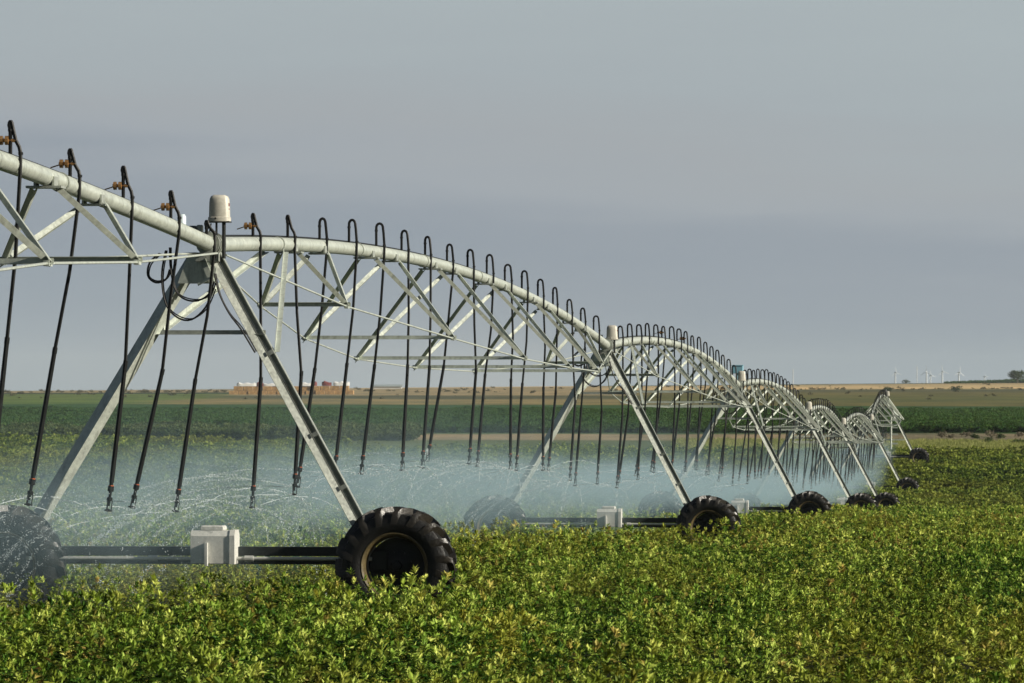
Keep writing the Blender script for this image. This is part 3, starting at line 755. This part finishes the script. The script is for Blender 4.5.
# ------------------------------------------------------------------ spray and mist
def line_x(y): return np.interp(y, TD, TX)
yy = np.arange(11, 372, 1.0)
def pipe_z(y):
    for i in range(7):
        if TD[i] <= y <= TD[i+1]:
            t = (y-TD[i])/(TD[i+1]-TD[i]); return pipe_pt(i, t).z
    return TZ[-1]
JETS = []
def spray():
    vs = []; 
    for (p, i) in NOZ:
        d = p.y
        if d > 350: continue
        na = (9 if d > 62.5 else 5) if d < 125 else 5
        _, _, u, v = span_frame(i)
        for a in range(na):
            az = rng.uniform(0, 2*math.pi); el = math.radians(rng.uniform(-4, 16)); sp = rng.uniform(6.5, 9.)
            vel = (u*math.cos(az) + v*math.sin(az))*math.cos(el)*sp + V((0,0,1))*math.sin(el)*sp
            q = p.copy(); n = 420 if d < 125 else 110; T = .75; k = 0
            pos = []; vv = vel.copy(); dtt = T/90
            for s_ in range(90):
                vv = vv*(1-1.6*dtt) + V((0,0,-9.81))*dtt - v*(1.6*dtt); q = q + vv*dtt; pos.append(tuple(q))
            if (d < 170 and (d > 62.5 or rng.random() < .4)) and vel.dot(v) < .8*sp*.6 and a < 7: JETS.append((pos[2:(46 if d > 66 else 34)], d))
            pos = np.array(pos); tt = rng.random(n)**1.25*89
            P_ = pos[tt.astype(int)] + rng.normal(0, 1, (n, 3))*(.004 + .022*(tt/89)**1.3)[:, None]
            vs.append(P_)
        nr = 620 if d < 125 else 160
        az = rng.uniform(0, 2*math.pi, nr); r = 4.2*np.sqrt(rng.random(nr)); 
        U, Vv = np.array(u), np.array(v)
        P_ = np.array(p)[None] + (np.cos(az)*r)[:,None]*U + (np.sin(az)*r*.9 - 1.2)[:,None]*Vv
        P_[:,2] += .15 - rng.random(nr)*(.25 + .12*r)
        vs.append(P_)
    pts = np.concatenate(vs); gzv = ground(pts[:,0], pts[:,1]); vv_ = pts[:,0]-line_x(pts[:,1]); pts = pts[(pts[:,2] > gzv+.1) & ((vv_ < -.9) | (rng.random(len(pts)) < .22)) & (vv_ < 1.0)]
    n = len(pts); r = rng.uniform(.0018, .0038, n)*(1+ (pts[:,1] > 125)*.5)*np.where(pts[:,1] > 63, 1.35, 1.)
    big = rng.random(n) < .02; r[big] *= 1.5
    tet = np.array([[1,1,1],[1,-1,-1],[-1,1,-1],[-1,-1,1]], float)
    vv = (pts[:,None,:] + tet[None]*r[:,None,None]).reshape(-1, 3)
    f = (np.arange(n)[:,None,None]*4 + np.array([[0,1,2],[0,3,1],[0,2,3],[1,3,2]])[None]).reshape(-1, 3)
    me = bpy.data.meshes.new('water_spray'); me.vertices.add(len(vv)); me.vertices.foreach_set('co', vv.astype(np.float32).ravel())
    me.loops.add(f.size); me.loops.foreach_set('vertex_index', f.ravel().astype(np.int32)); me.polygons.add(len(f)); me.polygons.foreach_set('loop_start', np.arange(0, f.size, 3, dtype=np.int32))
    me.polygons.foreach_set('use_smooth', np.ones(len(f), bool)); me.update(calc_edges=True)
    m, nt, bs, N, L = mat('water_drops'); bs.inputs['Base Color'].default_value = (.58,.66,.68,1); bs.inputs['Roughness'].default_value = .3
    me.materials.append(m); ob = bpy.data.objects.new('water_spray', me); COL.objects.link(ob)
    tag(ob, 'fine water drops thrown out in arcs from the hanging nozzles', 'water spray', None, 'stuff')
spray()
def jets():
    m = MB(); rr = random.Random(3)
    for pos, d in JETS:
        k = 0; r0 = .0034 if d < 125 else .005
        while k < len(pos)-4:
            n = rr.randint(3, 8); seg = pos[k:k+n]
            if len(seg) >= 2:
                f0 = k/60; m.tube(seg, [r0*(1.15-f0*.55)*rr.uniform(.6, 1.1)*(.5 if q in (0, len(seg)-1) else 1) for q in range(len(seg))], 4)
            k += n + rr.randint(0, int(2 + 8*k/60))
    mt, nt, bs, N, L = mat('water_stream'); bs.inputs['Base Color'].default_value = (.72,.80,.83,1); bs.inputs['Roughness'].default_value = .25
    tr = N.new('ShaderNodeBsdfTransparent'); mx = N.new('ShaderNodeMixShader'); mx.inputs[0].default_value = .42
    L.new(tr.outputs[0], mx.inputs[1]); L.new(bs.outputs[0], mx.inputs[2]); L.new(mx.outputs[0], N['Material Output'].inputs['Surface'])
    o = m.build('water_jets', mt); tag(o, 'thin curved streams of water breaking up as they leave the nozzles', 'water jets', None, 'stuff')
jets()

def mist():
    rings = []
    for y in np.arange(16, 373, 4.0):
        x = line_x(y); g = gz(x, y); pz = pipe_z(y); top = pz-3.0+1.9
        pr = []
        for (a, z) in ((-7.4, g-.4), (-7.4, top-.5), (-5.5, top), (.2, top), (1.3, top-.5), (1.3, g-.4)): pr.append(V((x+a, y, z)))
        rings.append(pr)
    m = MB(); m.loft(rings)
    mt, nt, bs, N, L = mat('mist_volume'); N.remove(bs)
    pv = N.new('ShaderNodeVolumePrincipled'); L.new(pv.outputs[0], N['Material Output'].inputs['Volume'])
    pv.inputs['Color'].default_value = (.56,.77,.87,1); pv.inputs['Anisotropy'].default_value = .3
    g = N.new('ShaderNodeNewGeometry'); sp = N.new('ShaderNodeSeparateXYZ'); L.new(g.outputs['Position'], sp.inputs[0])
    X, Y, Z = sp.outputs
    tn = maprange(nt, Y, 11, 372, 0, 1, False)
    def curve(fn, lo, hi, ys):
        c = N.new('ShaderNodeFloatCurve'); cu = c.mapping.curves[0]
        pts = [((y-11)/361., (fn(y)-lo)/(hi-lo)) for y in ys]
        cu.points[0].location = pts[0]; cu.points[1].location = pts[-1]
        for p in pts[1:-1]: cu.points.new(*p)
        for p in cu.points: p.handle_type = 'VECTOR'
        c.mapping.update(); L.new(tn, c.inputs['Value'])
        return math_(nt, 'ADD', math_(nt, 'MULTIPLY', c.outputs[0], hi-lo), lo)
    lx = curve(lambda y: float(line_x(y)), -10, 30, [11]+TD[1:-1]+[366, 372])
    nz = curve(lambda y: pipe_z(y)-2.98, -6, 1, list(np.linspace(11, 372, 60)))
    vv = math_(nt, 'SUBTRACT', X, lx); zz = math_(nt, 'SUBTRACT', Z, nz)
    n1 = noise(nt, .42, 5, .66, g.outputs['Position'], .6)
    zz = math_(nt, 'ADD', zz, math_(nt, 'MULTIPLY', math_(nt, 'SUBTRACT', n1.outputs['Fac'], .5), 1.1))
    fz = math_(nt, 'MULTIPLY', math_(nt, 'ADD', maprange(nt, zz, .42, -.12, 0, .9), maprange(nt, zz, 1.7, .2, 0, .10)), math_(nt, 'MULTIPLY', maprange(nt, zz, -1.35, -.8), maprange(nt, zz, -1.0, -.15, .35, 1.15)))
    fv = math_(nt, 'MULTIPLY', maprange(nt, vv, -7.2, -3.2), maprange(nt, vv, 1.1, .1))
    fe = math_(nt, 'MULTIPLY', maprange(nt, Y, 372, 325), maprange(nt, Y, 60, 71, .42, 1.))
    n2 = noise(nt, 1.7, 3, .6, g.outputs['Position'])
    nn = math_(nt, 'MULTIPLY', maprange(nt, n1.outputs['Fac'], .42, .60, .04, 2.6), maprange(nt, n2.outputs['Fac'], .34, .66, .35, 1.6))
    d = math_(nt, 'MULTIPLY', math_(nt, 'MULTIPLY', fz, fv), math_(nt, 'MULTIPLY', math_(nt, 'MULTIPLY', nn, fe), .043))
    L.new(d, pv.inputs['Density'])
    ob = m.build('mist', mt); tag(ob, 'pale blue water mist drifting low beside the line of hoses', 'mist', None, 'stuff')
mist()

# ------------------------------------------------------------------ far things on the ridge
def ridge_box(name, x, y, z, sx, sy, sz, m_, bev, label, cat, group=None, seed=0, sag=0):
    r2 = random.Random(seed); mb = MB(); c = V((x, y, z+sz/2))
    mb.obox(c, (1, r2.uniform(-.03,.03), 0), (r2.uniform(-.03,.03), 1, 0), (0,0,1), sx, sy, sz, 0, bev)
    o = mb.build(name, m_, origin=(x, y, z)); tag(o, label, cat, group); return o
D0 = 1400.; S0 = F/D0
def hx(px): return (px-512)/S0
zb = gz(hx(290), D0) - .25
nb = 13; bw = (354-229)/S0/nb
for row in range(2):
    for k in range(nb - (1 if row else 0)):
        x = hx(229) + (k+.5+(.5 if row else 0))*bw; 
        sg = random.uniform(-.06, .06)
        ridge_box('hay_bale', x, D0+sg*4, zb + row*1.16 + max(0, (k-6))*.025, bw*.955, 2.4, 1.14, HAY, .07, 'rectangular tan hay bale in the long low stack on the ridge', 'hay bale', 'hay bales stacked on the ridge', k*3+row)
def tarp(x0, x1, h, m_, label, cat, seed):
    x0, x1 = hx(x0), hx(x1); w = x1-x0; z = zb+2.32+max(0, ((x0-hx(229))/bw-6))*.025; rr = random.Random(seed)
    mb = MB(); n = max(3, int(w/.5))
    rings = []
    for k in range(n+1):
        x = x0+w*k/n; hh = h*(.86+.14*math.sin(k*1.7+seed)+rr.uniform(-.05,.05)); e = .85 if k in (0, n) else 1.
        rings.append([V((x, D0-1.25*e, z)), V((x, D0-1.15*e, z+hh*.7*e)), V((x, D0-.6*e, z+hh*e)), V((x, D0+.6*e, z+hh*e)), V((x, D0+1.15*e, z+hh*.7*e)), V((x, D0+1.25*e, z))])
    mb.loft(rings); o = mb.build(name_for[cat], m_, origin=(x0, D0, z), smooth=True); tag(o, label, cat, 'covered bales on the hay stack')
name_for = {'white tarp': 'white_tarp', 'red tarp': 'red_tarp'}
for i, (a, b, h, red, lab) in enumerate([
    (237, 256.5, .95, 0, 'white tarp at the left end of the hay stack'), (257, 263.5, 1.15, 1, 'dark red tarp right beside the left white tarp'),
    (264, 279, .8, 0, 'short white tarp between two dark red tarps, left of the tower leg'), (279.5, 286, 1.05, 1, 'dark red tarp close left of the front tower leg'),
    (299, 312.5, 1.0, 0, 'white tarp on the hay stack just right of the front tower leg'), (313, 317, 1.15, 1, 'narrow dark red tarp right of the front tower leg'),
    (322, 331.5, 1.2, 1, 'widest dark red tarp, next to the right white tarp'), (333.5, 349.5, 1.2, 0, 'tall white tarp at the right end of the hay stack')]):
    tarp(a, b, h, REDT if red else TARP, lab, 'red tarp' if red else 'white tarp', i)
# long low white-roofed shed right of the stack
x0, x1 = hx(374)*1.36, hx(402)*1.36; y0 = 1900.
zz = gz((x0+x1)/2, y0)
root = empty('shed', ((x0+x1)/2, y0, zz)); tag(root, 'long low pale shed on the skyline right of the hay stack', 'shed')
m = MB(); m.obox(((x0+x1)/2, y0, zz+.35), (1,0,0), (0,1,0), (0,0,1), x1-x0, 5, .9); m.build('wall', MAST, root)
m = MB(); m.loft([[V((x, y0-2.8, zz+.78)), V((x, y0, zz+1.5)), V((x, y0+2.8, zz+.78))] for x in (x0-.3, x1+.3)]); m.build('roof', surface('dull_roof', (.3,.36,.37), (.4,.45,.45), .5, .2, .3, 0), root)

def turbine(px, ytop, d, yaw, blade, label):
    s = F/d; x = (px-512)/s; zt = -(ytop-390)/s; z0 = gz(x, d); hub = zt
    root = empty('wind_turbine', (x, d, z0)); tag(root, label, 'wind turbine', 'wind turbines on the horizon')
    m = MB(); k = 1.9; m.tube([(x, d, z0), (x, d, lerp(z0, hub, .5)), (x, d, hub)], [1.8, 1.5, 1.1], 14); m.build('tower', TURB, root, smooth=True)
    f = V((math.sin(yaw), -math.cos(yaw), 0)); sd = V((f.y, -f.x, 0))
    m = MB(); m.obox(V((x, d, hub+.7)), sd, f, (0,0,1), 2., 5, 2.2, bev=.4); m.build('nacelle', TURB, root)
    c = V((x, d, hub+.7)) + f*3.4
    m = MB(); m.lathe(c, f, [(0,1.5), (.8,1.), (1.2,0), (1.1,-.8), (0,-.8)], 14); hb = m.build('hub', TURB, root, smooth=True)
    for q in range(3):
        w = blade + q*2.0944; dr = sd*math.sin(w) + V((0,0,1))*math.cos(w); tn = dr.cross(f)
        rings = []
        for r, ch in ((.6, .5), (2.5, .8), (5, .7), (8, .5), (10, .2)):
            rings.append([c + dr*r + tn*(ch*.6) , c + dr*r + f*(ch*.14), c + dr*r - tn*(ch*.4), c + dr*r - f*(ch*.10)])
        m = MB(); m.loft(rings); m.build('blade', TURB, root)
for q in [(895.3, 373, 8600, 0.3, .12, 'white wind turbine standing alone at the left of the row'), (926.5, 372.5, 8200, -.2, .0, 'taller white wind turbine of the close pair in the row'),
          (930.5, 376, 9600, .5, .3, 'shorter white wind turbine of the close pair in the row'), (942.3, 372, 8300, .2, .2, 'white wind turbine right of the close pair, tallest of the row'),
          (958.8, 373, 8500, .4, -.1, 'white wind turbine at the right of the tall row'), (984.5, 377, 11500, .9, .5, 'small faint wind turbine left of the ridge tree')]: turbine(*q)
for (px, yt, d, lab) in [(793, 369, 3600, 'pale thin mast on the skyline right of the arched spans'), (917, 366, 6800, 'faint grey mast between the wind turbines')]:
    s = F/d; x = (px-512)/s; z0 = gz(x, d); zt = -(yt-390)/s; w = .9/s
    root = empty('mast', (x, d, z0)); tag(root, lab, 'mast')
    m = MB(); m.tube([(x, d, z0), (x, d, zt)], [w*.5, w*.32], 8); m.build('pole', MAST, root)
    m = MB(); m.obox((x, d, lerp(z0, zt, .95)), (1,0,0), (0,1,0), (0,0,1), w*2.2, w*.4, w*.35); m.build('crossarm', MAST, root)

# ------------------------------------------------------------------ air
HAZE = True
if HAZE:
    m = MB(); m.obox((0, 6600, -25), (1,0,0), (0,1,0), (0,0,1), 13000, 14500, 220)
    mt, nt, bs, N, L = mat('haze_air'); N.remove(bs)
    pv = N.new('ShaderNodeVolumePrincipled'); pv.inputs['Color'].default_value = (.74,.84,.94,1); pv.inputs['Density'].default_value = .00006; pv.inputs['Anisotropy'].default_value = .2
    L.new(pv.outputs[0], N['Material Output'].inputs['Volume'])
    ob = m.build('haze', mt); ob['kind'] = 'stuff'

# ------------------------------------------------------------------ light, sky, camera
SUN = V((.88, -.24, .38)).normalized()
ld = bpy.data.lights.new('sun', 'SUN'); ld.energy = 5.0; ld.angle = math.radians(.6); ld.color = (1., .93, .80)
lo = bpy.data.objects.new('sun', ld); COL.objects.link(lo); lo.rotation_euler = SUN.to_track_quat('Z', 'Y').to_euler()
w = bpy.data.worlds.new('World'); sc.world = w; w.use_nodes = True; nt = w.node_tree; N, L = nt.nodes, nt.links
bg = N['Background']; bg.inputs['Strength'].default_value = .05
sky = N.new('ShaderNodeTexSky'); sky.sky_type = 'NISHITA'; sky.sun_disc = False
sky.sun_elevation = math.asin(SUN.z); sky.sun_rotation = math.atan2(SUN.x, SUN.y); sky.dust_density = 1.5
tc = N.new('ShaderNodeTexCoord'); sp = N.new('ShaderNodeSeparateXYZ'); L.new(tc.outputs['Generated'], sp.inputs[0])
mp = N.new('ShaderNodeMapping'); mp.inputs['Scale'].default_value = (3., 3., 34.); L.new(tc.outputs['Generated'], mp.inputs['Vector'])
nz = noise(nt, 1.6, 5, .55, mp.outputs['Vector'])
tilt = math_(nt, 'ADD', sp.outputs[2], math_(nt, 'MULTIPLY', sp.outputs[0], .09))
el = math_(nt, 'ADD', math_(nt, 'MULTIPLY', tilt, 1/.075), math_(nt, 'MULTIPLY', math_(nt, 'SUBTRACT', nz.outputs['Fac'], .5), .55))
K = 1/.05/2**.6
def q(*c): return tuple((((x/255.)+.055)/1.055)**2.4*K for x in c)
cl = ramp(nt, el, [(0., q(151,163,172)), (.14, q(147,158,168)), (.30, q(144,154,165)), (.40, q(148,157,167)), (.50, q(160,167,174)), (.62, q(163,169,174)), (.78, q(165,174,179)), (1., q(169,179,183))])
dim_deck = noise(nt, 2.2, 5, .55, tc.outputs['Generated'])
up_ = mixc(nt, maprange(nt, dim_deck.outputs['Fac'], .35, .6, .55, .92), sky.outputs[0], q(72,80,90))  # unseen dark cloud overhead, added to cut the ambient light
front = math_(nt, 'MULTIPLY', maprange(nt, sp.outputs[2], .25, .085), maprange(nt, sp.outputs[1], .35, .85))  # bright horizon band only ahead; sky behind kept dim to deepen shadows
wx = mixc(nt, front, up_, cl.outputs['Color'])
L.new(wx, bg.inputs['Color'])

cam = bpy.data.cameras.new('camera'); co = bpy.data.objects.new('camera', cam); COL.objects.link(co); sc.camera = co
cam.lens = F*36/1024.; cam.sensor_width = 36; cam.clip_start = .5; cam.clip_end = 30000
co.location = (0,0,0); co.rotation_euler = (math.radians(90)+math.atan(48.5/F), 0, 0)
cam.dof.use_dof = True; cam.dof.focus_distance = 72; cam.dof.aperture_fstop = 18
sc.view_settings.view_transform = 'Standard'; sc.view_settings.look = 'None'; sc.view_settings.exposure = .6; sc.view_settings.gamma = 1
sc.render.engine = 'CYCLES'; cy = sc.cycles
cy.use_denoising = True; cy.max_bounces = 6; cy.diffuse_bounces = 3; cy.glossy_bounces = 2; cy.transmission_bounces = 3; cy.volume_bounces = 1; cy.transparent_max_bounces = 8
cy.volume_step_rate = 1.0; cy.volume_max_steps = 256
cy.use_adaptive_sampling = True; cy.adaptive_threshold = .01
